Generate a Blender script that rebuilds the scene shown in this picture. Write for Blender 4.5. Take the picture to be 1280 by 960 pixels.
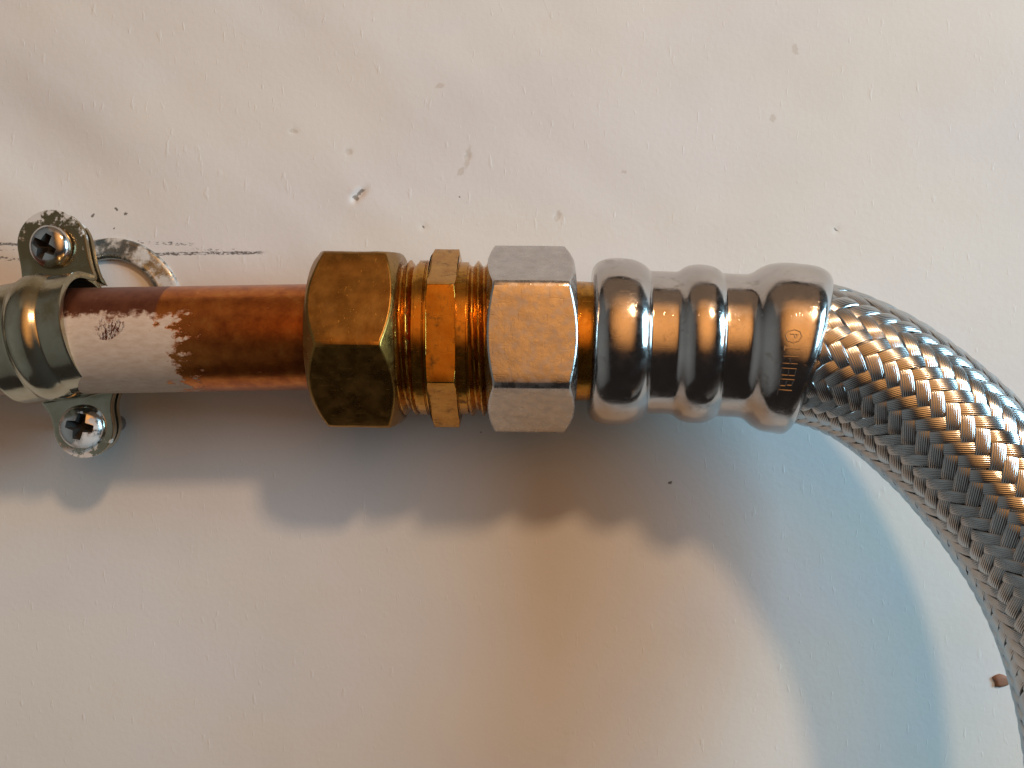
import bpy, bmesh, math, random
import numpy as np
from mathutils import Vector, Matrix

for _o in list(bpy.data.objects):
    bpy.data.objects.remove(_o)
random.seed(7)
MM = 0.001
R = math.radians
scene = bpy.context.scene
col = scene.collection

# ------------------------------------------------------------------ camera, light, exposure
# The wall is the plane y = 0 (x right, z up); the pipe runs 20 mm in front of it.
cam_d = bpy.data.cameras.new('camera')
cam = bpy.data.objects.new('camera', cam_d)
col.objects.link(cam)
cam.location = (0, -0.190, 0)
cam.rotation_euler = (R(90), 0, 0)
cam_d.sensor_width = 36
cam_d.lens = 36 * 1020 / 1280
cam_d.clip_start = 0.005
cam_d.clip_end = 50
scene.camera = cam

world = bpy.data.worlds.new('World')
scene.world = world
world.use_nodes = True
world.node_tree.nodes['Background'].inputs[0].default_value = (1.0, 0.86, 0.80, 1)
world.node_tree.nodes['Background'].inputs[1].default_value = 0.022

def area(name, direction, dist, sx, sy, power, colour, target=(0, 0, 0)):
    d = bpy.data.lights.new(name, 'AREA')
    d.shape = 'RECTANGLE'
    d.size, d.size_y = sx, sy
    d.energy = power
    d.color = colour
    o = bpy.data.objects.new(name, d)
    v = Vector(direction).normalized()
    o.location = Vector(target) + v * dist
    o.rotation_euler = v.to_track_quat('Z', 'Y').to_euler()
    col.objects.link(o)
    return o

def falloff(o, px, py, gain, reach=0.56):
    """brightest part of a broad light at (px, py) of its face, fading towards its rim"""
    d = o.data
    d.use_nodes = True
    t = d.node_tree
    em = t.nodes['Emission']
    g = t.nodes.new('ShaderNodeNewGeometry')
    sub = t.nodes.new('ShaderNodeVectorMath'); sub.operation = 'SUBTRACT'
    sub.inputs[1].default_value = (px, py, 0)
    ln = t.nodes.new('ShaderNodeVectorMath'); ln.operation = 'LENGTH'
    mr = t.nodes.new('ShaderNodeMapRange'); mr.interpolation_type = 'SMOOTHSTEP'
    mr.inputs[1].default_value, mr.inputs[2].default_value = 0.0, reach
    mr.inputs[3].default_value, mr.inputs[4].default_value = gain, 0.06
    t.links.new(g.outputs['Parametric'], sub.inputs[0])
    t.links.new(sub.outputs[0], ln.inputs[0])
    t.links.new(ln.outputs['Value'], mr.inputs[0])
    t.links.new(mr.outputs[0], em.inputs['Strength'])

# warm room lamp, upper right: the sharp shadow
lamp = area('warm_lamp', (0.48, -1.0, 0.87), 1.2, 0.11, 0.11, 4.9, (1.0, 0.645, 0.38))
lamp.data.shape = 'DISK'
# cool window far to the right: the soft bluish light
area('cool_window', (2.35, -1.0, 0.48), 1.10, 0.34, 0.54, 12.6, (0.46, 0.79, 1.0))
# warm lit ceiling behind and above the camera
falloff(area('warm_ceiling', (0.14, -1.0, 0.44), 0.90, 0.85, 1.36, 2.8, (1.0, 0.43, 0.12)), 0.5, 0.5, 2.0, 0.62)
area('tan_ceiling', (0.0, -0.42, 1.0), 1.0, 1.2, 0.75, 0.55, (1.0, 0.66, 0.42))
# pale far side of the room, left behind the camera
falloff(area('pale_room_side', (-1.0, -0.72, -0.02), 0.9, 1.15, 2.6, 1.5, (0.90, 0.97, 0.97)), 0.5, 0.5, 1.3, 0.85)

vs = scene.view_settings
vs.view_transform = 'Standard'
vs.look = 'None'
vs.exposure = 0
vs.gamma = 1

# ------------------------------------------------------------------ helpers
def tag(o, label=None, cat=None, group=None, kind=None):
    for k, v in (('label', label), ('category', cat), ('group', group), ('kind', kind)):
        if v:
            o[k] = v
    return o

def empty(name, loc):
    o = bpy.data.objects.new(name, None)
    o.empty_display_size = 0.005
    o.location = [c * MM for c in loc]
    col.objects.link(o)
    return o

def origin_of(o):
    p = Vector((0, 0, 0))
    while o is not None:
        p += o.location
        o = o.parent
    return p

def build(name, verts, faces, mat, parent=None, origin=(0, 0, 0), smooth=True, sharp=None):
    """verts in mm, scene coordinates; origin in mm, scene coordinates."""
    v = (np.asarray(verts, dtype=np.float64) - np.asarray(origin)) * MM
    me = bpy.data.meshes.new(name)
    if isinstance(faces, np.ndarray):
        nf, k = faces.shape
        me.vertices.add(len(v))
        me.vertices.foreach_set('co', v.astype(np.float32).ravel())
        me.loops.add(nf * k)
        me.loops.foreach_set('vertex_index', faces.astype(np.int32).ravel())
        me.polygons.add(nf)
        me.polygons.foreach_set('loop_start', np.arange(0, nf * k, k, dtype=np.int32))
        me.update(calc_edges=True)
        me.validate()
    else:
        me.from_pydata([tuple(p) for p in v], [], faces)
        me.update()
    if smooth:
        me.polygons.foreach_set('use_smooth', np.ones(len(me.polygons), dtype=bool))
        if sharp:
            me.set_sharp_from_angle(angle=R(sharp))
    me.materials.append(mat)
    o = bpy.data.objects.new(name, me)
    col.objects.link(o)
    loc = Vector([c * MM for c in origin])
    if parent is not None:
        o.parent = parent
        loc -= origin_of(parent)
    o.location = loc
    return o

def grid_faces(nr, nc, wrap):
    r = np.arange(nr - 1)[:, None]
    c = np.arange(nc if wrap else nc - 1)[None, :]
    c2 = (c + 1) % nc
    f = np.stack([r * nc + c + 0 * r, r * nc + c2 + 0 * r, (r + 1) * nc + c2, (r + 1) * nc + c + 0 * r], -1)
    return f.reshape(-1, 4)

def radial(phi):
    """unit vector round the x axis; phi from up (+z) towards the viewer (-y)"""
    return np.stack([np.zeros_like(phi), -np.sin(phi), np.cos(phi)], -1)

def bevel(o, w, seg=2, ang=25):
    m = o.modifiers.new('bevel', 'BEVEL')
    m.width = w * MM
    m.segments = seg
    m.limit_method = 'ANGLE'
    m.angle_limit = R(ang)
    m.harden_normals = False
    return o

def lattice(x, y, seed):
    """smooth value noise, numpy, period-free"""
    xi = np.floor(x).astype(np.int64); yi = np.floor(y).astype(np.int64)
    fx = x - xi; fy = y - yi
    fx = fx * fx * fx * (fx * (fx * 6 - 15) + 10); fy = fy * fy * fy * (fy * (fy * 6 - 15) + 10)
    def h(a, b):
        n = (a * 374761393 + b * 668265263 + seed * 974711) & 0x7fffffff
        n = ((n ^ (n >> 13)) * 1274126177) & 0x7fffffff
        return ((n ^ (n >> 16)) & 0xffff) / 65535.0
    return (h(xi, yi) * (1 - fx) * (1 - fy) + h(xi + 1, yi) * fx * (1 - fy)
            + h(xi, yi + 1) * (1 - fx) * fy + h(xi + 1, yi + 1) * fx * fy)

# ------------------------------------------------------------------ materials
class Mat:
    def __init__(self, name):
        self.m = bpy.data.materials.new(name)
        self.m.use_nodes = True
        self.t = self.m.node_tree
        self.b = self.t.nodes['Principled BSDF']
        self.co = self.t.nodes.new('ShaderNodeTexCoord').outputs['Object']
    def n(self, kind, **kw):
        x = self.t.nodes.new(kind)
        for k, v in kw.items():
            setattr(x, k, v)
        return x
    def put(self, sock, val):
        if hasattr(val, 'is_output'):
            self.t.links.new(val, sock)
        else:
            if isinstance(val, (tuple, list)) and len(val) == 3 and sock.type == 'RGBA':
                val = (*val, 1)
            sock.default_value = val
    def set(self, **kw):
        for k, v in kw.items():
            self.put(self.b.inputs[k.replace('_', ' ')], v)
        return self
    def math(self, op, a, b=0.0, c=0.0, clamp=False):
        x = self.n('ShaderNodeMath', operation=op, use_clamp=clamp)
        self.put(x.inputs[0], a); self.put(x.inputs[1], b); self.put(x.inputs[2], c)
        return x.outputs[0]
    def map(self, scale=(1, 1, 1), rot=(0, 0, 0), loc=(0, 0, 0), src=None):
        x = self.n('ShaderNodeMapping')
        self.put(x.inputs['Vector'], src or self.co)
        x.inputs['Scale'].default_value = scale
        x.inputs['Rotation'].default_value = rot
        x.inputs['Location'].default_value = loc
        return x.outputs[0]
    def noise(self, scale, detail=3, rough=0.55, vec=None, dist=0.0):
        """scale: features per mm"""
        x = self.n('ShaderNodeTexNoise')
        self.put(x.inputs['Vector'], vec or self.co)
        x.inputs['Scale'].default_value = scale * 1000
        x.inputs['Detail'].default_value = detail
        x.inputs['Roughness'].default_value = rough
        x.inputs['Distortion'].default_value = dist
        return x.outputs['Fac']
    def ramp(self, fac, stops):
        x = self.n('ShaderNodeValToRGB')
        self.put(x.inputs[0], fac)
        e = x.color_ramp.elements
        while len(e) < len(stops):
            e.new(0.5)
        for el, (p, c) in zip(e, stops):
            el.position = p
            el.color = (*c, 1) if isinstance(c, (tuple, list)) else (c, c, c, 1)
        return x.outputs[0]
    def step(self, fac, lo, hi):
        x = self.n('ShaderNodeMapRange', interpolation_type='SMOOTHSTEP')
        self.put(x.inputs[0], fac); self.put(x.inputs[1], lo); self.put(x.inputs[2], hi)
        return x.outputs[0]
    def mix(self, fac, a, b):
        x = self.n('ShaderNodeMix', data_type='RGBA')
        self.put(x.inputs[0], fac); self.put(x.inputs[6], a); self.put(x.inputs[7], b)
        return x.outputs[2]
    def fmix(self, fac, a, b):
        x = self.n('ShaderNodeMix', data_type='FLOAT')
        self.put(x.inputs[0], fac); self.put(x.inputs[2], a); self.put(x.inputs[3], b)
        return x.outputs[0]
    def xyz(self, src=None):
        x = self.n('ShaderNodeSeparateXYZ')
        self.put(x.inputs[0], src or self.co)
        return x.outputs
    def bump(self, height, dist_mm, strength=1.0, normal=None):
        x = self.n('ShaderNodeBump')
        self.put(x.inputs['Height'], height)
        x.inputs['Distance'].default_value = dist_mm * MM
        x.inputs['Strength'].default_value = strength
        if normal is not None:
            self.put(x.inputs['Normal'], normal)
        return x.outputs[0]

# --- wall
def wall_material():
    w = Mat('painted_plaster')
    x, y, z = w.xyz()
    tone = w.noise(0.022, 4, 0.6)
    base = w.ramp(tone, [(0.3, (0.71, 0.70, 0.66)), (0.5, (0.765, 0.765, 0.735)), (0.7, (0.79, 0.795, 0.78))])
    hue = w.step(w.noise(0.026, 3, 0.5, w.map(loc=(0.4, 0.7, 0.2), rot=(0, R(35), 0), scale=(0.6, 1, 1.3))), 0.38, 0.62)
    base = w.mix(0.45, base, w.mix(hue, (0.785, 0.765, 0.705), (0.755, 0.745, 0.765)))
    grime = w.step(w.noise(0.055, 5, 0.65), 0.62, 0.80)
    base = w.mix(w.math('MULTIPLY', grime, 0.22), base, (0.55, 0.49, 0.38))
    warp = w.noise(0.9, 3, 0.6)
    warp2 = w.noise(0.9, 3, 0.6, w.map(loc=(0.31, 0.2, 0.17)))
    xs = w.math('MULTIPLY', x, 1000); zs = w.math('MULTIPLY', z, 1000)
    xw = w.math('ADD', xs, w.math('MULTIPLY_ADD', warp, 1.6, -0.8))
    zw = w.math('ADD', zs, w.math('MULTIPLY_ADD', warp2, 1.6, -0.8))
    def spot(cx, cz, rx, rz, ang, soft=0.5):
        a = R(ang)
        dx = w.math('SUBTRACT', xw, cx); dz = w.math('SUBTRACT', zw, cz)
        p = w.math('ADD', w.math('MULTIPLY', dx, math.cos(a) / rx), w.math('MULTIPLY', dz, math.sin(a) / rx))
        q = w.math('ADD', w.math('MULTIPLY', dx, -math.sin(a) / rz), w.math('MULTIPLY', dz, math.cos(a) / rz))
        r2 = w.math('ADD', w.math('MULTIPLY', p, p), w.math('MULTIPLY', q, q))
        return w.math('SUBTRACT', 1.0, w.step(r2, 1 - soft, 1 + soft))
    def wall(u, v):
        return (u - 640) / 5.37, (480 - v) / 5.37
    def add(base, spots, colour, k):
        tot = None
        for (u, v, rx, rz, a) in spots:
            s = spot(*wall(u, v), rx, rz, a)
            tot = s if tot is None else w.math('MAXIMUM', tot, s)
        return w.mix(w.math('MULTIPLY', tot, k), base, colour)
    # dark specks by the clip, small pits, olive smears
    base = add(base, [(116, 270, .42, .34, 20), (145, 261, .40, .30, 0), (158, 267, .45, .38, 40), (142, 285, .3, .26, 0),
                      (529, 284, .55, .2, -60), (574, 246, .22, .2, 0), (838, 604, .32, .24, 0), (601, 541, .3, .22, 0), (1046, 287, .7, .18, -30)],
               (0.10, 0.085, 0.06), 0.85)
    base = add(base, [(585, 196, .7, 2.6, -10), (576, 214, .6, 1.2, -35), (367, 164, 1.0, .55, -15), (436, 190, 1.0, .6, -10),
                      (550, 108, 1.1, .5, 15), (697, 270, .7, 1.3, -20), (994, 62, .6, 1.3, 20), (966, 148, .7, .8, 0), (780, 215, .6, .4, 0)],
               (0.50, 0.44, 0.36), 0.40)
    # the chipped place right of the fitting
    base = add(base, [(450, 241, 1.2, .42, 38), (445, 248, .6, .8, 30)], (0.16, 0.14, 0.11), 0.75)
    # pencil marks beside the clip: broken graphite strokes
    gr = w.noise(1.7, 4, 0.75, w.map(scale=(0.55, 1, 1.5)))
    def stroke(u0, v0, u1, v1, width, thr):
        x0, z0 = wall(u0, v0); x1, z1 = wall(u1, v1)
        k = (z1 - z0) / (x1 - x0)
        zl = w.math('MULTIPLY_ADD', w.math('SUBTRACT', xs, x0), k, z0)
        d = w.math('ABSOLUTE', w.math('SUBTRACT', w.math('ADD', zl, w.math('MULTIPLY_ADD', warp, 0.9, -0.45)), zs))
        m = w.math('SUBTRACT', 1.0, w.step(d, width * 0.4, width))
        m = w.math('MULTIPLY', m, w.step(gr, thr, thr + 0.10))
        m = w.math('MULTIPLY', m, w.step(xs, x0 - 0.6, x0 + 0.6))
        return w.math('MULTIPLY', m, w.math('SUBTRACT', 1.0, w.step(xs, x1 - 2.5, x1 + 0.8)))
    pen = stroke(-40, 304, 60, 307, .42, .38)
    for s in ((-40, 319, 40, 326, .55, .49), (-40, 313, 40, 312, .3, .50), (150, 302, 245, 306, .5, .50), (185, 318, 332, 316, .5, .42), (230, 311, 300, 314, .7, .56)):
        pen = w.math('MAXIMUM', pen, stroke(*s))
    base = w.mix(w.math('MULTIPLY', pen, 0.85), base, (0.07, 0.065, 0.06))
    # fine relief: roller stipple, short diagonal nibs, grain
    sc = w.map(scale=(1, 1, 0.32), rot=(0, R(-38), 0))
    nib = w.step(w.noise(0.75, 2, 0.5, sc), 0.63, 0.80)
    fine = w.noise(0.8, 5, 0.5)
    h = w.math('ADD', w.math('MULTIPLY', nib, 0.55), w.math('MULTIPLY', fine, 0.55))
    nrm = w.bump(h, 0.07)
    nrm = w.bump(w.math('MULTIPLY', w.math('MAXIMUM', pen, 0.0), -1.0), 0.02, 1, nrm)
    w.set(Base_Color=base, Roughness=0.62, Normal=nrm)
    w.b.inputs['Specular IOR Level'].default_value = 0.35
    return w.m

def metal(name, c0, c1, r0, r1, scale=0.25, bump=0.012, bscale=1.2, aniso_axis=None, dirt=None, dirt_thr=(0.58, 0.72), dirt_rough=0.6, dirt_metal=0.4, scratches=0.0, coat=0.0):
    a = Mat(name)
    vec = a.map(scale=aniso_axis) if aniso_axis else a.co
    f = a.noise(scale, 5, 0.6)
    c = a.ramp(f, [(0.32, c0), (0.68, c1)])
    rough = a.fmix(a.step(a.noise(scale * 1.7, 4, 0.6), 0.35, 0.68), r0, r1)
    a.b.inputs['Metallic'].default_value = 1.0
    if dirt:
        d = a.step(a.noise(scale * 1.3, 6, 0.68, a.map(loc=(0.7, 0.1, 0.4))), *dirt_thr)
        c = a.mix(a.math('MULTIPLY', d, 0.85), c, dirt)
        rough = a.fmix(d, rough, dirt_rough)
        a.set(Metallic=a.fmix(d, 1.0, dirt_metal))
    h = a.noise(bscale, 4, 0.6, vec)
    nrm = a.bump(h, bump)
    if scratches:
        s1 = a.noise(2.2, 2, 0.5, a.map(scale=(0.12, 1, 1), rot=(0, R(24), 0)))
        s2 = a.noise(2.6, 2, 0.5, a.map(scale=(1, 1, 0.10), rot=(0, R(-18), 0)))
        s = a.math('ADD', a.step(s1, 0.66, 0.72), a.step(s2, 0.67, 0.73))
        nrm = a.bump(s, -scratches, 1, nrm)
    a.set(Base_Color=c, Roughness=rough, Normal=nrm)
    if coat:
        a.b.inputs['Coat Weight'].default_value = coat
        a.b.inputs['Coat Roughness'].default_value = 0.15
    return a.m

def copper_material():
    a = Mat('stained_copper')
    x, y, z = a.xyz()
    xs = a.math('MULTIPLY', x, 1000); zs = a.math('MULTIPLY', z, 1000)
    n1 = a.noise(0.30, 6, 0.68)
    n2 = a.noise(1.0, 5, 0.66, a.map(loc=(0.3, 0.2, 0.5), scale=(0.38, 1, 1)))
    # bare metal: red lacquered stretch by the nut, browner further left
    left = a.math('SUBTRACT', 1.0, a.step(a.math('MULTIPLY_ADD', n2, 0.8, xs), -69.9, -69.3))
    red = a.ramp(n1, [(0.3, (0.30, 0.075, 0.018)), (0.55, (0.54, 0.17, 0.034)), (0.75, (0.68, 0.29, 0.075))])
    brown = a.ramp(n1, [(0.3, (0.17, 0.055, 0.03)), (0.7, (0.30, 0.11, 0.06))])
    c = a.mix(left, red, brown)
    # smeared greyish paint over the lower left half
    wob = a.math('MULTIPLY_ADD', n1, 26.0, -13.0)
    wob2 = a.math('MULTIPLY_ADD', n2, 10.0, -5.0)
    ex = a.math('SUBTRACT', -65.5, a.math('ADD', xs, a.math('ADD', wob, a.math('MULTIPLY', wob2, 1.2))))
    ez = a.math('SUBTRACT', 3.9, a.math('ADD', zs, a.math('MULTIPLY', a.math('ADD', wob, wob2), 0.28)))
    e = a.math('MINIMUM', a.math('MULTIPLY', ex, 0.5), ez)
    # scraped spot in the paint
    px = a.math('DIVIDE', a.math('ADD', xs, 78.6), 2.6); pz = a.math('DIVIDE', a.math('SUBTRACT', zs, 1.2), 2.3)
    rr = a.math('ADD', a.math('ADD', a.math('MULTIPLY', px, px), a.math('MULTIPLY', pz, pz)), a.math('MULTIPLY_ADD', n1, 5.0, -2.5))
    sp = a.math('MULTIPLY', a.math('SUBTRACT', 1.0, a.step(rr, 0.5, 1.1)),
                a.step(a.noise(1.5, 4, 0.7, a.map(scale=(2.0, 1, 0.6), rot=(0, R(20), 0))), 0.46, 0.53))
    mask = a.math('MULTIPLY', a.step(e, -0.6, 0.8), a.math('SUBTRACT', 1.0, sp))
    # stray flecks of paint further right
    fl = a.step(a.noise(0.9, 5, 0.7, a.map(loc=(0.9, 0.4, 0.1))), 0.70, 0.74)
    mask = a.math('MAXIMUM', mask, a.math('MULTIPLY', fl, 0.7))
    pc = a.ramp(n2, [(0.25, (0.50, 0.36, 0.25)), (0.5, (0.60, 0.46, 0.35)), (0.75, (0.68, 0.55, 0.44))])
    c = a.mix(mask, c, pc)
    nrm = a.bump(a.math('ADD', mask, a.math('MULTIPLY', n2, 0.35)), 0.05)
    a.set(Base_Color=c, Metallic=a.fmix(mask, 0.92, 0.0), Roughness=a.fmix(mask, a.fmix(left, 0.27, 0.40), 0.62), Normal=nrm)
    return a.m

M_wall = wall_material()
M_copper = copper_material()
M_brass_nut = metal('tarnished_brass', (0.25, 0.125, 0.03), (0.37, 0.20, 0.05), 0.26, 0.42, 0.18, 0.03, 0.5,
                    dirt=(0.20, 0.10, 0.03), dirt_thr=(0.56, 0.75), dirt_rough=0.5, dirt_metal=0.9, scratches=0.012)
M_brass = metal('clean_brass', (0.46, 0.20, 0.026), (0.60, 0.31, 0.055), 0.18, 0.30, 0.3, 0.01, 0.8, scratches=0.01,
                dirt=(0.11, 0.05, 0.015), dirt_thr=(0.50, 0.74), dirt_rough=0.42, dirt_metal=0.95)
M_nickel = metal('nickel_plate', (0.50, 0.47, 0.45), (0.62, 0.59, 0.56), 0.20, 0.38, 0.35, 0.045, 0.55, scratches=0.007)
M_chrome = metal('chrome_plate', (0.50, 0.47, 0.45), (0.58, 0.55, 0.53), 0.12, 0.22, 0.2, 0.03, 0.30, scratches=0.006,
                 dirt=(0.30, 0.26, 0.22), dirt_thr=(0.56, 0.76), dirt_rough=0.30, dirt_metal=1.0)
def zinc_material():
    a = Mat('aged_zinc')
    x, y, z = a.xyz()
    n = a.noise(0.16, 6, 0.65)
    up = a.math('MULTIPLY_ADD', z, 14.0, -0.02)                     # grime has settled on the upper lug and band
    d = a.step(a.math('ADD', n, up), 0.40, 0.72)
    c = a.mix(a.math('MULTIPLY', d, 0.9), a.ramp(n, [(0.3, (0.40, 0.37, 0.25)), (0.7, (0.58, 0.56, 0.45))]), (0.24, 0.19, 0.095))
    nrm = a.bump(a.noise(0.4, 4, 0.6), 0.03)
    # smears of wall paint caught on the lug ends
    far = a.math('ABSOLUTE', a.math('MULTIPLY', z, 1000))
    p = a.step(a.math('ADD', a.noise(0.28, 5, 0.7, a.map(loc=(0.2, 0.6, 0.1))), a.math('MULTIPLY_ADD', far, 0.022, -0.44)), 0.60, 0.67)
    c = a.mix(p, c, (0.66, 0.64, 0.61))
    a.set(Base_Color=c, Metallic=a.fmix(p, 0.95, 0.0), Roughness=a.fmix(p, a.fmix(d, 0.14, 0.28), 0.5), Normal=nrm)
    return a.m
M_zinc = zinc_material()
M_ring = metal('blotched_zinc', (0.22, 0.24, 0.23), (0.42, 0.44, 0.43), 0.22, 0.36, 0.2, 0.03, 0.4,
               dirt=(0.62, 0.60, 0.56), dirt_thr=(0.44, 0.62), dirt_rough=0.6, dirt_metal=0.0)
M_screw = metal('bright_screw', (0.58, 0.57, 0.55), (0.68, 0.67, 0.65), 0.12, 0.24, 0.3, 0.02, 0.7,
                dirt=(0.20, 0.17, 0.13), dirt_thr=(0.62, 0.8), dirt_rough=0.4, dirt_metal=0.9)
M_wire = metal('stainless_wire', (0.49, 0.505, 0.51), (0.59, 0.61, 0.615), 0.17, 0.24, 0.1, 0.006, 1.0)
M_screw_patched = metal('white_patched_screw', (0.58, 0.57, 0.55), (0.68, 0.67, 0.65), 0.12, 0.24, 0.14, 0.02, 0.7,
                        dirt=(0.70, 0.68, 0.65), dirt_thr=(0.46, 0.56), dirt_rough=0.5, dirt_metal=0.0)  # second tone: random white patches over the screw metal
M_recess_shade = Mat('recess_shade').set(Base_Color=(0.02, 0.017, 0.014), Roughness=0.8).m  # near-black colour stands in for the shade inside the screw recess
M_rubber = Mat('dark_rubber').set(Base_Color=(0.015, 0.014, 0.013), Roughness=0.7).m
M_fleck = Mat('dried_brown_paint').set(Base_Color=(0.30, 0.15, 0.09), Roughness=0.7).m

# ------------------------------------------------------------------ the wall
def make_wall():
    core_x = np.arange(-128, 128.01, 0.42); core_z = np.arange(-97, 97.01, 0.42)
    outx = np.array([140, 165, 200, 260, 330, 420.]); outz_up = np.array([105, 125, 160, 220, 300, 420.])
    outz_dn = np.array([102, 112, 130, 160., 200, 260])
    xs = np.concatenate([-outx[::-1], core_x, outx]); zs = np.concatenate([-outz_dn[::-1], core_z, outz_up])
    X, Z = np.meshgrid(xs, zs)
    # long trowel ridges running down to the right, stronger at the upper left
    a = R(-37)
    p = X * math.cos(a) + Z * math.sin(a); q = -X * math.sin(a) + Z * math.cos(a)
    s = np.clip((60 - X) / 90, 0.12, 1) * np.clip((Z + 5) / 50, 0.08, 1)
    H = s * 1.3 * (lattice(p / 58 + 3.1, q / 17 + 8.3, 5) - .5)
    H += s * 0.16 * (lattice(p / 24 + 1.1, q / 7.5 + 2.3, 9) - .5)
    H += 0.25 * (lattice(X / 60 + 9.7, Z / 40 + 4.4, 11) - .5)
    H += 0.03 * (lattice(X / 9 + 3.7, Z / 9 + 1.4, 12) - .5)
    H += 0.012 * (lattice(X / 3.1 + 7.7, Z / 2.6 + 6.4, 13) - .5)
    # chipped spot and little pits
    def dent(u, v, rx, rz, ang, depth):
        cx, cz = (u - 640) / 5.37, (480 - v) / 5.37
        ca, sa = math.cos(R(ang)), math.sin(R(ang))
        dx, dz = X - cx, Z - cz
        return -depth * np.exp(-(((dx * ca + dz * sa) / rx) ** 2 + ((-dx * sa + dz * ca) / rz) ** 2))
    H += dent(449, 243, 1.9, .9, 42, .55) + dent(443, 238, 1.4, .6, 10, -.10) + dent(443, 250, .6, .8, 20, .22)
    for u, v in ((585, 196), (529, 284), (367, 164), (436, 190), (697, 270), (1046, 287)):
        H += dent(u, v, .8, .8, 0, .12)
    V = np.stack([X, -H, Z], -1).reshape(-1, 3)
    F = grid_faces(len(zs), len(xs), False)
    o = build('wall', V, F, M_wall)
    tag(o, kind='structure')
    return o
wall = make_wall()

# dried brown fleck stuck to the wall by the hose: an uneven little cake of paint
def fleck():
    rnd = random.Random(3)
    v = []; n = 14
    for k, (rr, hh) in enumerate(((1.0, 0.0), (0.9, 0.35), (0.5, 0.5))):
        for i in range(n):
            t = 2 * math.pi * i / n
            r = rr * (1 + 0.16 * math.sin(3 * t + 1) + 0.1 * math.sin(5 * t))
            v.append((114.0 + 2.3 * r * math.cos(t), -hh - 0.05 + 0.25 * (k == 0), -69.0 + 1.55 * r * math.sin(t)))
    v.append((114.0, -0.55, -69))
    f = []
    for k in range(2):
        for i in range(n):
            f.append((k * n + i, k * n + (i + 1) % n, (k + 1) * n + (i + 1) % n, (k + 1) * n + i))
    for i in range(n):
        f.append((2 * n + i, 2 * n + (i + 1) % n, 3 * n))
    return build('paint_fleck', v, f, M_fleck, wall, origin=(114, 0, -69))
fleck()

# ------------------------------------------------------------------ ring behind the pipe
def make_ring():
    cx, cz, ro, ri = -93.0, 17.7, 16.3, 11.2
    prof = [(ri, .1), (ri, .9), (ri + .25, 1.35), (ri + .7, 1.55), (ri + 1.2, 1.35), (ri + 1.9, 1.15), (ro - 1.2, 1.0), (ro - .5, .8), (ro - .12, .5), (ro, .1), (ro, -.35), (ri, -.35)]
    n = 96
    v = []
    for r, h in prof:
        for i in range(n):
            t = 2 * math.pi * i / n
            wv = 0.12 * math.sin(2 * t + 1) + 0.07 * math.sin(5 * t)
            v.append((cx + (r + wv * (r > ri + 1)) * math.cos(t), -h - 0.2, cz + (r + wv * (r > ri + 1)) * math.sin(t)))
    f = grid_faces(len(prof), n, True)
    close = np.stack([(len(prof) - 1) * n + np.arange(n), (len(prof) - 1) * n + (np.arange(n) + 1) % n, (np.arange(n) + 1) % n, np.arange(n)], -1)
    o = build('mounting_ring', v, np.concatenate([f, close]), M_ring, origin=(cx, 0, cz), sharp=50)
    tag(o, 'blotched grey metal ring lying against the wall, half hidden behind the copper pipe', 'ring')
make_ring()

# ------------------------------------------------------------------ copper pipe
def pipe_axis(x):
    return np.array([x, -20.0, 9.75 + 0.017 * (x + 43)])

def make_pipe():
    n = 96
    phi = np.linspace(0, 2 * np.pi, n, endpoint=False)
    rows = []
    xs = list(np.linspace(-260, -30, 60))
    for x in xs:
        rows.append(pipe_axis(x) + 11.0 * radial(phi))
    for x, r in ((-30, 9.6), (-260, 9.6)):
        rows.append(pipe_axis(x) + r * radial(phi))
    V = np.concatenate(rows)
    F = grid_faces(len(xs) + 2, n, True)
    F = np.concatenate([F, np.stack([(len(xs) + 1) * n + np.arange(n), (len(xs) + 1) * n + (np.arange(n) + 1) % n, (np.arange(n) + 1) % n, np.arange(n)], -1)])
    o = build('copper_pipe', V, F, M_copper, origin=(0, -20, 9.75), sharp=40)
    tag(o, 'reddish copper pipe smeared with beige paint, running between the metal clip and brass nut', 'pipe')
make_pipe()

# ------------------------------------------------------------------ hexagons, threads, lathes
def hexagon(Rc, fil, phi0, per=10):
    """rounded hexagon outline: list of (phi, r); phi0 = angle of one corner"""
    pts = []
    af = Rc * math.cos(R(30))
    rin = Rc - fil / math.cos(R(30))
    for k in range(6):
        c = phi0 + k * math.pi / 3
        for t in np.linspace(-math.pi / 6, math.pi / 6, 4):
            px = rin * math.cos(c) + fil * math.cos(c + t); py = rin * math.sin(c) + fil * math.sin(c + t)
            pts.append((px, py))
        c2 = c + math.pi / 3
        p0 = pts[-1]
        p1 = (rin * math.cos(c2) + fil * math.cos(c2 - math.pi / 6), rin * math.sin(c2) + fil * math.sin(c2 - math.pi / 6))
        for j in range(1, per):
            s = j / per
            pts.append((p0[0] + (p1[0] - p0[0]) * s, p0[1] + (p1[1] - p0[1]) * s))
    pts = np.array(pts)
    return np.arctan2(pts[:, 1], pts[:, 0]), np.hypot(pts[:, 0], pts[:, 1])

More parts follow.
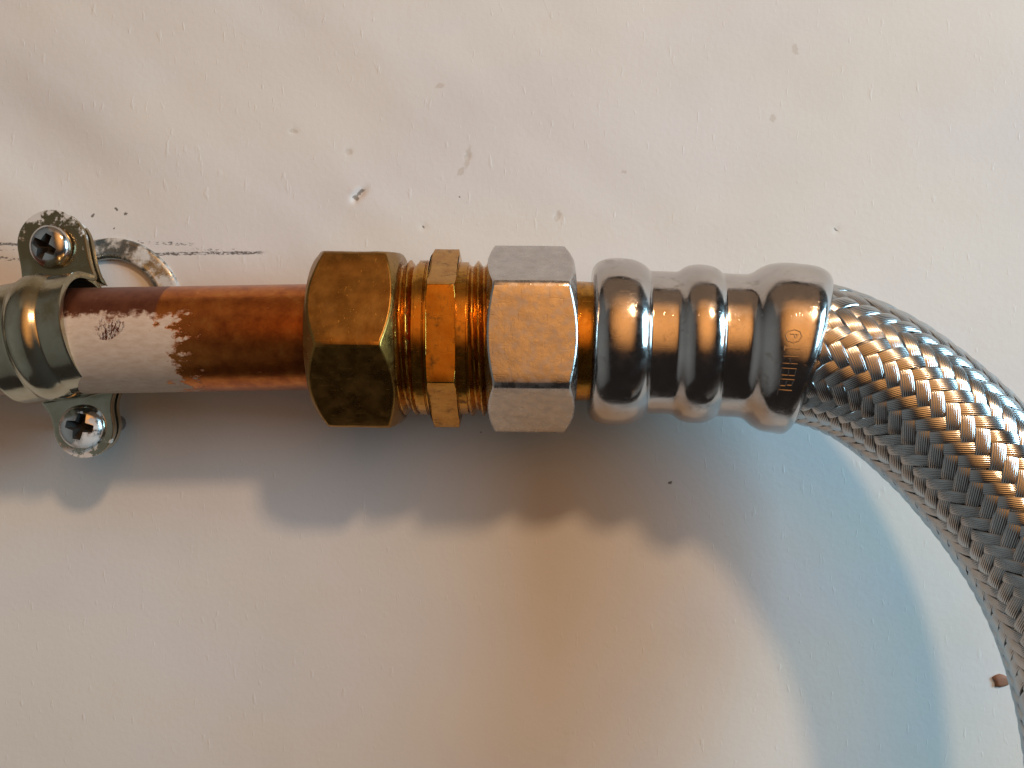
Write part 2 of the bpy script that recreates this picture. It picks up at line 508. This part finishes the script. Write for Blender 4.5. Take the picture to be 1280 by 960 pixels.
def hex_nut(name, axis, x0, x1, Rc, phi0, mat, parent, bore, ch0=30, ch1=30, fil=0.5, rface=None, wear=0.0):
    phi, r = hexagon(Rc, fil, R(phi0))
    af = Rc * math.cos(R(30))
    rf = rface or af * 0.955
    n = len(phi)
    d0 = np.maximum(r - rf, 0) * math.tan(R(ch0)); d1 = np.maximum(r - rf, 0) * math.tan(R(ch1))
    def ring(xx, rr):
        xx = xx + np.zeros(n); rr = rr + np.zeros(n)
        c = np.stack([axis(x) for x in xx])
        return c + rr[:, None] * radial(phi)
    rows = [ring(x0, bore), ring(x0, rf * .93), ring(x0, rf), ring(x0 + d0, r)]
    m = 6
    for k in range(1, m):
        rows.append(ring((x0 + d0) * (1 - k / m) + (x1 - d1) * k / m, r))
    rows += [ring(x1 - d1, r), ring(x1, rf), ring(x1, rf * .93), ring(x1, bore)]
    V = np.concatenate(rows)
    if wear:
        d = V - np.stack([axis(x) for x in V[:, 0]])
        k = 1 + wear * (lattice(V[:, 0] / 2.2 + 4, np.arctan2(d[:, 1], d[:, 2]) * 8 + 9, 3) - .5)
        V = V - d + d * k[:, None]
    F = grid_faces(len(rows), n, True)
    F = np.concatenate([F, np.stack([(len(rows) - 1) * n + np.arange(n), (len(rows) - 1) * n + (np.arange(n) + 1) % n, (np.arange(n) + 1) % n, np.arange(n)], -1)])
    o = build(name, V, F, mat, parent, origin=tuple(axis((x0 + x1) / 2)), sharp=14)
    bevel(o, 0.28, 2, 18)
    return o

def fit_axis(x):
    return np.array([x, -20.0, 9.72 - 0.010 * (x + 33)])

fitting = empty('brass_fitting', fit_axis(-14))
tag(fitting, 'tarnished brass compression fitting with a wide nut gripping the copper pipe', 'pipe fitting')
hex_nut('compression_nut', fit_axis, -39.4, -22.2, 20.1, 37, M_brass_nut, fitting, 11.15, ch0=42, ch1=34, fil=1.7, wear=0.008)

def make_body():
    n = 160
    phi = np.linspace(0, 2 * np.pi, n, endpoint=False)
    pitch = 2.31
    xs = np.arange(-24.5, -2.0, 0.11)
    rows = []
    for x in xs:
        t = ((x / pitch - phi / (2 * np.pi)) % 1.0)
        tri = np.abs(t - 0.5) * 2
        thr = 16.05 - 1.25 * np.clip((1 - tri) * 1.25 - 0.12, 0, 0.92)
        plain = 16.0 if x < -17.2 else 15.75
        if -19.3 < x < -17.0 or -11.0 < x < -8.4:
            r = np.full(n, plain)                       # smooth collars beside the hexagon
            if abs(x + 19.0) < .3 or abs(x + 8.6) < .25:
                r = r * 0.962
        elif -17.2 <= x <= -10.8:
            r = np.full(n, 15.6)
        else:
            r = thr
        rows.append(fit_axis(x) + r[:, None] * radial(phi))
    for x, b in ((xs[-1], 9.0), (xs[0], 9.0)):
        rows.append(fit_axis(x) + b * radial(phi))
    V = np.concatenate(rows)
    nr = len(rows)
    F = grid_faces(nr, n, True)
    F = np.concatenate([F, np.stack([(nr - 1) * n + np.arange(n), (nr - 1) * n + (np.arange(n) + 1) % n, (np.arange(n) + 1) % n, np.arange(n)], -1)])
    o = build('threaded_body', V, F, M_brass, fitting, origin=tuple(fit_axis(-14)), sharp=40)
    hx = hex_nut('hex_collar', fit_axis, -16.3, -10.7, 18.6, 60, M_brass, o, 15.0, ch0=12, ch1=12, fil=0.35, rface=17.3)
    return o
make_body()

# ------------------------------------------------------------------ braided hose with its end fitting
hose = empty('flexible_hose', (4, -20, 9.3))
tag(hose, 'steel braided flexible hose with chrome crimp sleeve and hexagon nut, curving down to the right', 'hose')
hex_nut('coupling_nut', fit_axis, -4.9, 12.5, 19.75, 60, M_nickel, hose, 12.0, ch0=26, ch1=30, fil=2.0, rface=16.6, wear=0.004)

AX = np.array([(10.0, -19.9, 9.10), (16.6, -20.2, 8.83), (27.0, -21.2, 8.6), (37.8, -22.5, 8.2), (48.0, -24.0, 7.7), (57.0, -25.6, 6.75),
               (65.3, -27.5, 4.2), (71.3, -28.9, 1.0), (77.5, -30.7, -3.9), (84.1, -33.0, -10.6), (90.3, -35.5, -18.5), (96.2, -38.5, -28.0),
               (100.8, -41.7, -38.8), (103.5, -44.8, -50.2), (104.6, -47.8, -62.3), (104.3, -50.5, -75.0), (102.4, -52.6, -90.0),
               (98.0, -54.0, -105.0), (89.5, -54.5, -119.0), (77.5, -54.5, -131.0)])
def spline(P, per=60):
    """natural cubic spline by chord length, resampled evenly by arc length"""
    t = np.concatenate([[0], np.cumsum(np.linalg.norm(np.diff(P, axis=0), axis=1))])
    n = len(P); h = np.diff(t)
    A = np.zeros((n, n)); b = np.zeros((n, 3)); A[0, 0] = A[-1, -1] = 1
    for i in range(1, n - 1):
        A[i, i - 1], A[i, i], A[i, i + 1] = h[i - 1], 2 * (h[i - 1] + h[i]), h[i]
        b[i] = 6 * ((P[i + 1] - P[i]) / h[i] - (P[i] - P[i - 1]) / h[i - 1])
    m = np.linalg.solve(A, b)
    out = []
    for i in range(n - 1):
        for u in np.linspace(0, h[i], per, endpoint=False):
            w0, w1 = h[i] - u, u
            out.append(m[i] * w0 ** 3 / (6 * h[i]) + m[i + 1] * w1 ** 3 / (6 * h[i])
                       + (P[i] / h[i] - m[i] * h[i] / 6) * w0 + (P[i + 1] / h[i] - m[i + 1] * h[i] / 6) * w1)
    out = np.array(out)
    s = np.concatenate([[0], np.cumsum(np.linalg.norm(np.diff(out, axis=0), axis=1))])
    return out, s
CP, CS = spline(AX)
def frame(s):
    """centre, N (towards viewer), B (up side) at arc lengths s"""
    s = np.atleast_1d(s)
    c = np.stack([np.interp(s, CS, CP[:, k]) for k in range(3)], -1)
    e = 0.8
    a = np.stack([np.interp(s + e, CS, CP[:, k]) for k in range(3)], -1); b = np.stack([np.interp(s - e, CS, CP[:, k]) for k in range(3)], -1)
    T = a - b; T /= np.linalg.norm(T, axis=1)[:, None]
    N = np.array([0, -1.0, 0]) - T * (-T[:, 1])[:, None]; N /= np.linalg.norm(N, axis=1)[:, None]
    B = np.cross(N, T)                                   # for T = +x, N = -y: B = +z
    return c, N, B, T
S0 = 0.0
def s_at_x(x):
    return float(np.interp(x, CP[:600, 0], CS[:600]))

def sweep(name, prof, mat, parent, n=128, sharp=35, wob=None):
    """prof: (s, r) along the hose axis, closed loop of rows"""
    phi = np.linspace(0, 2 * np.pi, n, endpoint=False)     # from B (up) towards N (viewer)
    rows = []
    for s, r in prof:
        c, N, B, T = frame(s)
        rr = r + (wob(s, phi) if wob else 0)
        rows.append(c[0] + (np.cos(phi)[:, None] * B[0] + np.sin(phi)[:, None] * N[0]) * (rr + np.zeros(n))[:, None])
    V = np.concatenate(rows)
    nr = len(rows)
    F = grid_faces(nr, n, True)
    return build(name, V, F, mat, parent, origin=tuple(frame(prof[len(prof) // 2][0])[0][0]), sharp=sharp)

# brass tail between nut and sleeve
tail = [(s_at_x(11.0), 12.3), (s_at_x(12.5), 12.35), (s_at_x(14.5), 12.35), (s_at_x(16.2), 12.3), (s_at_x(18.5), 12.2), (s_at_x(18.5), 8.0), (s_at_x(11.0), 8.0)]
sweep('brass_tail', tail, M_brass, hose)

def smooth_profile(pts, step=0.35):
    P = np.array(pts, float)
    # Catmull-Rom through the points
    out = []
    for i in range(len(P) - 1):
        p0, p1, p2, p3 = P[max(i - 1, 0)], P[i], P[i + 1], P[min(i + 2, len(P) - 1)]
        k = max(2, int(np.linalg.norm(p2 - p1) / step))
        for u in np.linspace(0, 1, k, endpoint=False):
            out.append(0.5 * ((2 * p1) + (p2 - p0) * u + (2 * p0 - 5 * p1 + 4 * p2 - p3) * u * u + (3 * p1 - p0 - 3 * p2 + p3) * u ** 3))
    out.append(P[-1])
    return out

def make_ferrule():
    px = [(736.5, 73), (737, 86), (738.5, 92), (744, 98), (755, 102.4), (770, 104), (786, 103), (797, 100), (804, 96), (808.5, 92), (810.5, 89.7), (813, 89.2), (830, 89), (843, 89.3),
          (848, 91.5), (856, 96.2), (866, 98.6), (878, 98.6), (888, 96.8), (895, 93.6), (899, 90.6), (901, 89.4), (906, 89), (920, 89), (931, 89.4),
          (938, 92), (948, 98), (960, 103), (974, 105.4), (990, 106), (1006, 106), (1015, 104.6), (1022, 101), (1026, 96.5), (1027.5, 93)]
    k = lambda u: 6.0 + 0.2 * (u - 740) / 275
    px = [(737 + (u - 737) * 0.985, r) for u, r in px]
    px = [(u if u < 935 else 935 + (u - 935) * 0.86, r) for u, r in px]
    prof = smooth_profile([(s_at_x((u - 640) / k(u)), r / k(u)) for u, r in px], 0.3)
    end = prof[-1][0]
    prof = [tuple(p) for p in prof] + [(end - 0.1, 14.35), (end - 6, 14.2)]
    def wob(s, phi):
        # crimp jaws leave faint flats round the sleeve
        return 0.05 * np.cos(8 * phi + 0.6) * math.sin(s * 0.22) + 0.03 * np.cos(3 * phi + s * 0.1)
    return sweep('crimp_sleeve', prof, M_chrome, hose, n=160, sharp=50, wob=wob)
ferrule = make_ferrule()

# stamped marks round the end of the sleeve: raised little strokes, letters turned a quarter
def make_stamp():
    glyphs = {
        'ring': [((.5 + .5 * math.cos(a * .7854), .5 + .5 * math.sin(a * .7854)), (.5 + .5 * math.cos((a + 1) * .7854), .5 + .5 * math.sin((a + 1) * .7854))) for a in range(8)] + [((.35, .25), (.35, .75)), ((.35, .75), (.65, .6)), ((.65, .6), (.35, .5))],
        'I': [((.5, 0), (.5, 1)), ((.2, 0), (.8, 0))],
        'H': [((.1, 0), (.1, 1)), ((.9, 0), (.9, 1)), ((.1, .5), (.9, .5))],
        '8': [((.1, 0), (.9, 0)), ((.9, 0), (.9, 1)), ((.9, 1), (.1, 1)), ((.1, 1), (.1, 0)), ((.1, .5), (.9, .5))],
        'B': [((.1, 0), (.1, 1)), ((.1, 1), (.8, .9)), ((.8, .9), (.8, .55)), ((.1, .5), (.9, .45)), ((.9, .45), (.9, .05)), ((.9, .05), (.1, 0))],
        'L': [((.1, 0), (.1, 1)), ((.1, 0), (.9, 0))],
    }
    seq = [('ring', 84, 10.5), ('I', 96, 6), ('H', 105, 7), ('8', 114.5, 7), ('B', 123.5, 7), ('L', 133, 6)]
    V, F = [], []
    Rr = 106 / 6.16
    sA, sB = s_at_x(52.6), s_at_x(55.6)
    def P(s, phi, h):
        c, N, B, T = frame(s)
        return c[0] + (math.cos(phi) * B[0] + math.sin(phi) * N[0]) * (Rr + h)
    for g, a0, w in seq:
        for (x0, y0), (x1, y1) in glyphs[g]:
            # letter x runs round the sleeve, letter y runs along the axis
            p0 = np.array([sA + (sB - sA) * y0, R(82 + (a0 - 84 + w * x0) * 0.78)]); p1 = np.array([sA + (sB - sA) * y1, R(82 + (a0 - 84 + w * x1) * 0.78)])
            d = (p1 - p0) * np.array([1, Rr]); L = np.linalg.norm(d); d /= L
            nrm = np.array([-d[1], d[0]]) * 0.15
            base = len(V)
            k = 4
            for j in range(k + 1):
                q = p0 + (p1 - p0) * j / k
                for sg, h in ((-1, -.1), (-.5, .16), (.5, .16), (1, -.1)):
                    V.append(P(q[0] + nrm[0] * sg, q[1] + nrm[1] * sg / Rr, h))
            for j in range(k):
                for i in range(3):
                    a = base + j * 4 + i
                    F.append((a, a + 1, a + 5, a + 4))
            F.append((base, base + 1, base + 2, base + 3)); e = base + k * 4
            F.append((e + 3, e + 2, e + 1, e))
    o = build('stamped_marking', V, F, M_chrome, ferrule, origin=tuple(P(sA, R(110), 0)), smooth=False)
    return o
make_stamp()

HOSE_R = 13.6
hs0, hs1 = s_at_x(56.0), CS[-1] - 1.0
inner = [(s, HOSE_R - 0.55) for s in np.linspace(hs0 - 2, hs1 - 0.5, 90)] + [(hs1 - 0.5, 10.0)]
sweep('inner_tube', inner, M_rubber, hose, n=64)

def make_braid():
    N = 24
    k = math.tan(R(47.4)) / HOSE_R                        # radians round the hose per mm along it
    ss = np.arange(hs0, hs1, 0.62)
    c, Nv, Bv, T = frame(ss)
    wires, per = 7, 4
    m = wires * per + 1
    t = np.linspace(-1, 1, m)
    halfw = 1.25
    u = t * halfw
    crown = -0.15 * t ** 2 - 0.10 * np.abs(t) ** 8
    wire_h = 0.078 * np.abs(np.cos(np.linspace(0, wires * np.pi, m) - np.pi / 2)) ** 0.8
    ca, sa = math.cos(R(47.4)), math.sin(R(47.4))
    step = 2 * math.pi / N
    rnd = random.Random(11)
    for fam in (1, -1):
        for i in range(N):
            ph0 = i * step + 0.03 * rnd.uniform(-1, 1) * 0
            # cross offset u is perpendicular to the strand on the unrolled surface
            ds = -fam * u * sa
            dphi = u * ca / HOSE_R
            S = ss[:, None] + ds[None, :]
            PH = ph0 + fam * k * (ss[:, None] - hs0) + dphi[None, :]
            PH = PH + 0.012 * math.sin(i * 2.3 + fam) + 0.010 * np.sin(ss / 17 + i * 1.7)[:, None]
            # which crossing strand of the other family lies here
            cen_s = ss - hs0
            cross = (ph0 + 2 * fam * k * cen_s) / step
            w = (1 if fam == 1 else -1) * np.cos(2 * np.pi * (i + cross - .5) / 4)
            w = np.sign(w) * np.abs(w) ** 0.7
            grip = 0.55 * np.exp(-np.maximum(ss - hs0 - 4.5, 0) / 9.0)     # fuller where it enters the sleeve
            r = HOSE_R + grip[:, None] + (0.24 * w)[:, None] + crown[None, :] + wire_h[None, :] + 0.02 * np.sin(ss / 5 + i)[:, None]
            flat = S.ravel()
            C, NN, BB, TT = frame(np.clip(flat, 0, CS[-1]))
            ph = PH.ravel(); rr = r.ravel()
            V = C + (np.cos(ph)[:, None] * BB + np.sin(ph)[:, None] * NN) * rr[:, None]
            F = grid_faces(len(ss), m, False)
            if fam == -1:
                F = F[:, ::-1]
            build('wire_strand', V, F, M_wire, hose, origin=tuple(c[0]))
make_braid()

# ------------------------------------------------------------------ pipe clip and its screws
CLIP_O = np.array([-95.0, 0, 9.6]); TILT = R(10)
def clip_pt(a, w, d):
    """a along the pipe, w up the clip, d out from the wall"""
    ca, sa = math.cos(TILT), math.sin(TILT)
    return CLIP_O + np.array([a * ca - w * sa, -d, a * sa + w * ca])

def clip_path(lug_d, rad, sgn, tip, tip2):
    """half outline (w, d) of one half clip from the upper tip to the lower tip, with a bead weight"""
    P = []
    ax_d = 20.0
    f = 1.6
    for w in tip - (tip - rad - f) * np.linspace(0, 1, 34) ** 2.2:
        P.append((w, lug_d, 0.0))
    cx, cd = rad + f, lug_d + sgn * f
    for t in np.linspace(0, math.pi / 2, 7)[1:]:
        P.append((cx - f * math.sin(t), cd - sgn * f * math.cos(t), 0.15 * t))
    if sgn * (ax_d - P[-1][1]) > 0.6:
        for s in (0.5, 1.0):
            P.append((rad, P[-1][1] * (1 - s) + ax_d * s if s < 1 else ax_d, 0.5))
    for t in np.linspace(0, math.pi, 49)[1:-1]:
        P.append((rad * math.cos(t), ax_d + sgn * rad * math.sin(t), min(1, 0.4 + 1.6 * math.sin(t))))
    first = P[:len(P) - 47]
    for (w, d, b) in reversed(first):
        k = max(0.0, (w - rad - f) / (tip - rad - f))
        P.append((-(w - k * (tip - tip2)), d, b))
    return P

def make_half(name, lug_d, rad, sgn, tip, hw, bead, parent):
    tip2 = tip - 2.3
    P = clip_path(lug_d, rad, sgn, tip, tip2)
    pw = np.array(P)
    n = 33
    t = np.linspace(-1, 1, n)
    V = []
    nrm = np.zeros((len(P), 2))
    tg = np.gradient(pw[:, :2], axis=0)
    tg /= np.linalg.norm(tg, axis=1)[:, None] + 1e-9
    nrm[:, 0], nrm[:, 1] = -tg[:, 1], tg[:, 0]
    if nrm[len(P) // 2, 1] * sgn < 0:
        nrm = -nrm
    for i, (w, d, b) in enumerate(P):
        hl = hw if w > 0 else hw - 0.9
        e = min(abs(abs(w) - (tip if w > 0 else tip2)), hl) if abs(d - lug_d) < 0.01 else hl
        flare = (hw - hl + 0.5) * min(1, max(0, 1 - (abs(w) - rad - 1.6) / 4.5)) ** 2 if abs(w) > rad - 1 else hw - hl + 0.5
        half = math.sqrt(max(hl ** 2 - (hl * (1 - min(e / hl, 1.0))) ** 2, 0.01))
        half = min(half, hl) + flare + 0.3 * b
        for tt in t:
            a = tt * half
            h = bead * b * math.exp(-((a / 2.3) ** 4)) if True else 0
            edge = 0.0
            V.append(clip_pt(a, w + nrm[i, 0] * h, d + nrm[i, 1] * h))
    F = grid_faces(len(P), n, False)
    if sgn > 0:
        F = F[:, ::-1]
    o = build(name, V, F, M_zinc, parent, origin=tuple(clip_pt(0, 0, 20)))
    s = o.modifiers.new('solid', 'SOLIDIFY')
    s.thickness = 1.3 * MM
    s.offset = 1.0
    bv = bevel(o, 0.3, 2, 40)
    return o
clip = empty('pipe_clip', clip_pt(0, 0, 0))
tag(clip, 'tilted dull zinc pipe clip with a raised bead, wrapped over the copper pipe', 'pipe clip')
make_half('front_band', 14.0, 11.25, 1, 28.0, 7.3, 1.15, clip)
make_half('back_band', 12.3, 11.2, -1, 27.4, 7.0, 0.0, clip)
def make_standoff():
    n = 40
    prof = [(5.0, 0.0), (9.5, 0.2), (9.5, 1.6), (5.2, 2.0), (4.2, 3.0), (4.2, 8.2), (0.01, 8.3)]
    prof = [(9.5, -0.3), (9.5, 1.2), (9.1, 1.6), (5.2, 1.9), (4.2, 3.0), (4.2, 8.6), (0.2, 8.6)]
    V = []
    for r, d in prof:
        for i in range(n):
            a = 2 * math.pi * i / n
            V.append(clip_pt(r * math.cos(a), r * math.sin(a), d))
    F = grid_faces(len(prof), n, True)
    return build('standoff', V, F, M_zinc, clip, origin=tuple(clip_pt(0, 0, 0)), sharp=40)
make_standoff()

def make_screw_mesh():
    n = 64
    rad, hgt = 4.75, 2.7
    bm = bmesh.new()
    prof = [(0.0, hgt)]
    for t in np.linspace(0, 1, 12)[1:]:
        a = t * math.pi / 2
        prof.append((rad * math.sin(a) ** 0.92, hgt * math.cos(a) ** 0.75 if t < 1 else 0.0))
    prof.append((rad * .97, -0.25)); prof.append((0.0, -0.25))
    rings = []
    for r, h in prof:
        if r < 1e-6:
            rings.append([bm.verts.new((0, -h * MM, 0))])
        else:
            rings.append([bm.verts.new((r * MM * math.cos(2 * math.pi * i / n), -h * MM, r * MM * math.sin(2 * math.pi * i / n))) for i in range(n)])
    for a, b in zip(rings, rings[1:]):
        for i in range(n):
            j = (i + 1) % n
            if len(a) == 1:
                bm.faces.new((a[0], b[i], b[j]))
            elif len(b) == 1:
                bm.faces.new((a[i], b[0], a[j]))
            else:
                bm.faces.new((a[i], b[i], b[j], a[j]))
    bmesh.ops.recalc_face_normals(bm, faces=bm.faces)
    me = bpy.data.meshes.new('screw_head'); bm.to_mesh(me); bm.free()
    head = bpy.data.objects.new('screw_head', me); col.objects.link(head)
    # crosshead recess: a tapering cross-shaped plug subtracted from the dome
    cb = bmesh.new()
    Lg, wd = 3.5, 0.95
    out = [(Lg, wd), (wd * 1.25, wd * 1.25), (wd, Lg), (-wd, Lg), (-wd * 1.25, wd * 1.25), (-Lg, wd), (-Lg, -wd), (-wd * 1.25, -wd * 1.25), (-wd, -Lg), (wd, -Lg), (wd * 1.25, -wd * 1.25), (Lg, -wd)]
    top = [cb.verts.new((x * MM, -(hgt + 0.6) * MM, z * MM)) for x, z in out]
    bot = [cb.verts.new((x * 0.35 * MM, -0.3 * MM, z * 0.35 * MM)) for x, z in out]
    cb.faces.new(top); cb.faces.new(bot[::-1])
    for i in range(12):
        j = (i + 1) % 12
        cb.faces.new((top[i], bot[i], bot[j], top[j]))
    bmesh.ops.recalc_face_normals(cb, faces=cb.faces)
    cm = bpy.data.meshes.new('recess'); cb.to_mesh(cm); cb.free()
    cm.materials.append(M_recess_shade); me.materials.append(M_screw)
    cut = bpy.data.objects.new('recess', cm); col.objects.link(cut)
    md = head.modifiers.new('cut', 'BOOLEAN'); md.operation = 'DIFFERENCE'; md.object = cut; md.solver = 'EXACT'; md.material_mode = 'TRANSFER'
    dg = bpy.context.evaluated_depsgraph_get()
    new = bpy.data.meshes.new_from_object(head.evaluated_get(dg))
    bpy.data.objects.remove(head); bpy.data.objects.remove(cut)
    new.name = 'screw_head'
    new.polygons.foreach_set('use_smooth', np.ones(len(new.polygons), dtype=bool))
    new.set_sharp_from_angle(angle=R(35))
    return new
HEAD = make_screw_mesh()

def screw(w, label, turn, tip_x, tip_z, head=HEAD):
    root = empty('screw', clip_pt(0, w, 15.4))
    tag(root, label, 'screw', 'crosshead screws of the pipe clip')
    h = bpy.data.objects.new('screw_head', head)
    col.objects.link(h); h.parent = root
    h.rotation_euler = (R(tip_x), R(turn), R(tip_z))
    n = 24
    V, o = [], clip_pt(0, w, 15.4)
    prof = []
    for k in range(36):
        prof.append((1.9 if k % 2 else 1.55, -0.1 - k * 0.46))
    for r, y in prof:
        for i in range(n):
            a = 2 * math.pi * i / n
            V.append(o + np.array([r * math.cos(a), -y, r * math.sin(a)]))
    build('screw_shank', V, grid_faces(len(prof), n, True), M_screw, root, origin=tuple(o))
    return root
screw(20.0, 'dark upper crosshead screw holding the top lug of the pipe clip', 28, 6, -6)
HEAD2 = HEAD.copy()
HEAD2.materials[0] = M_screw_patched
screw(-19.0, 'bright lower crosshead screw, with white patches, in the bottom lug of the pipe clip', 12, -3, 8, HEAD2)
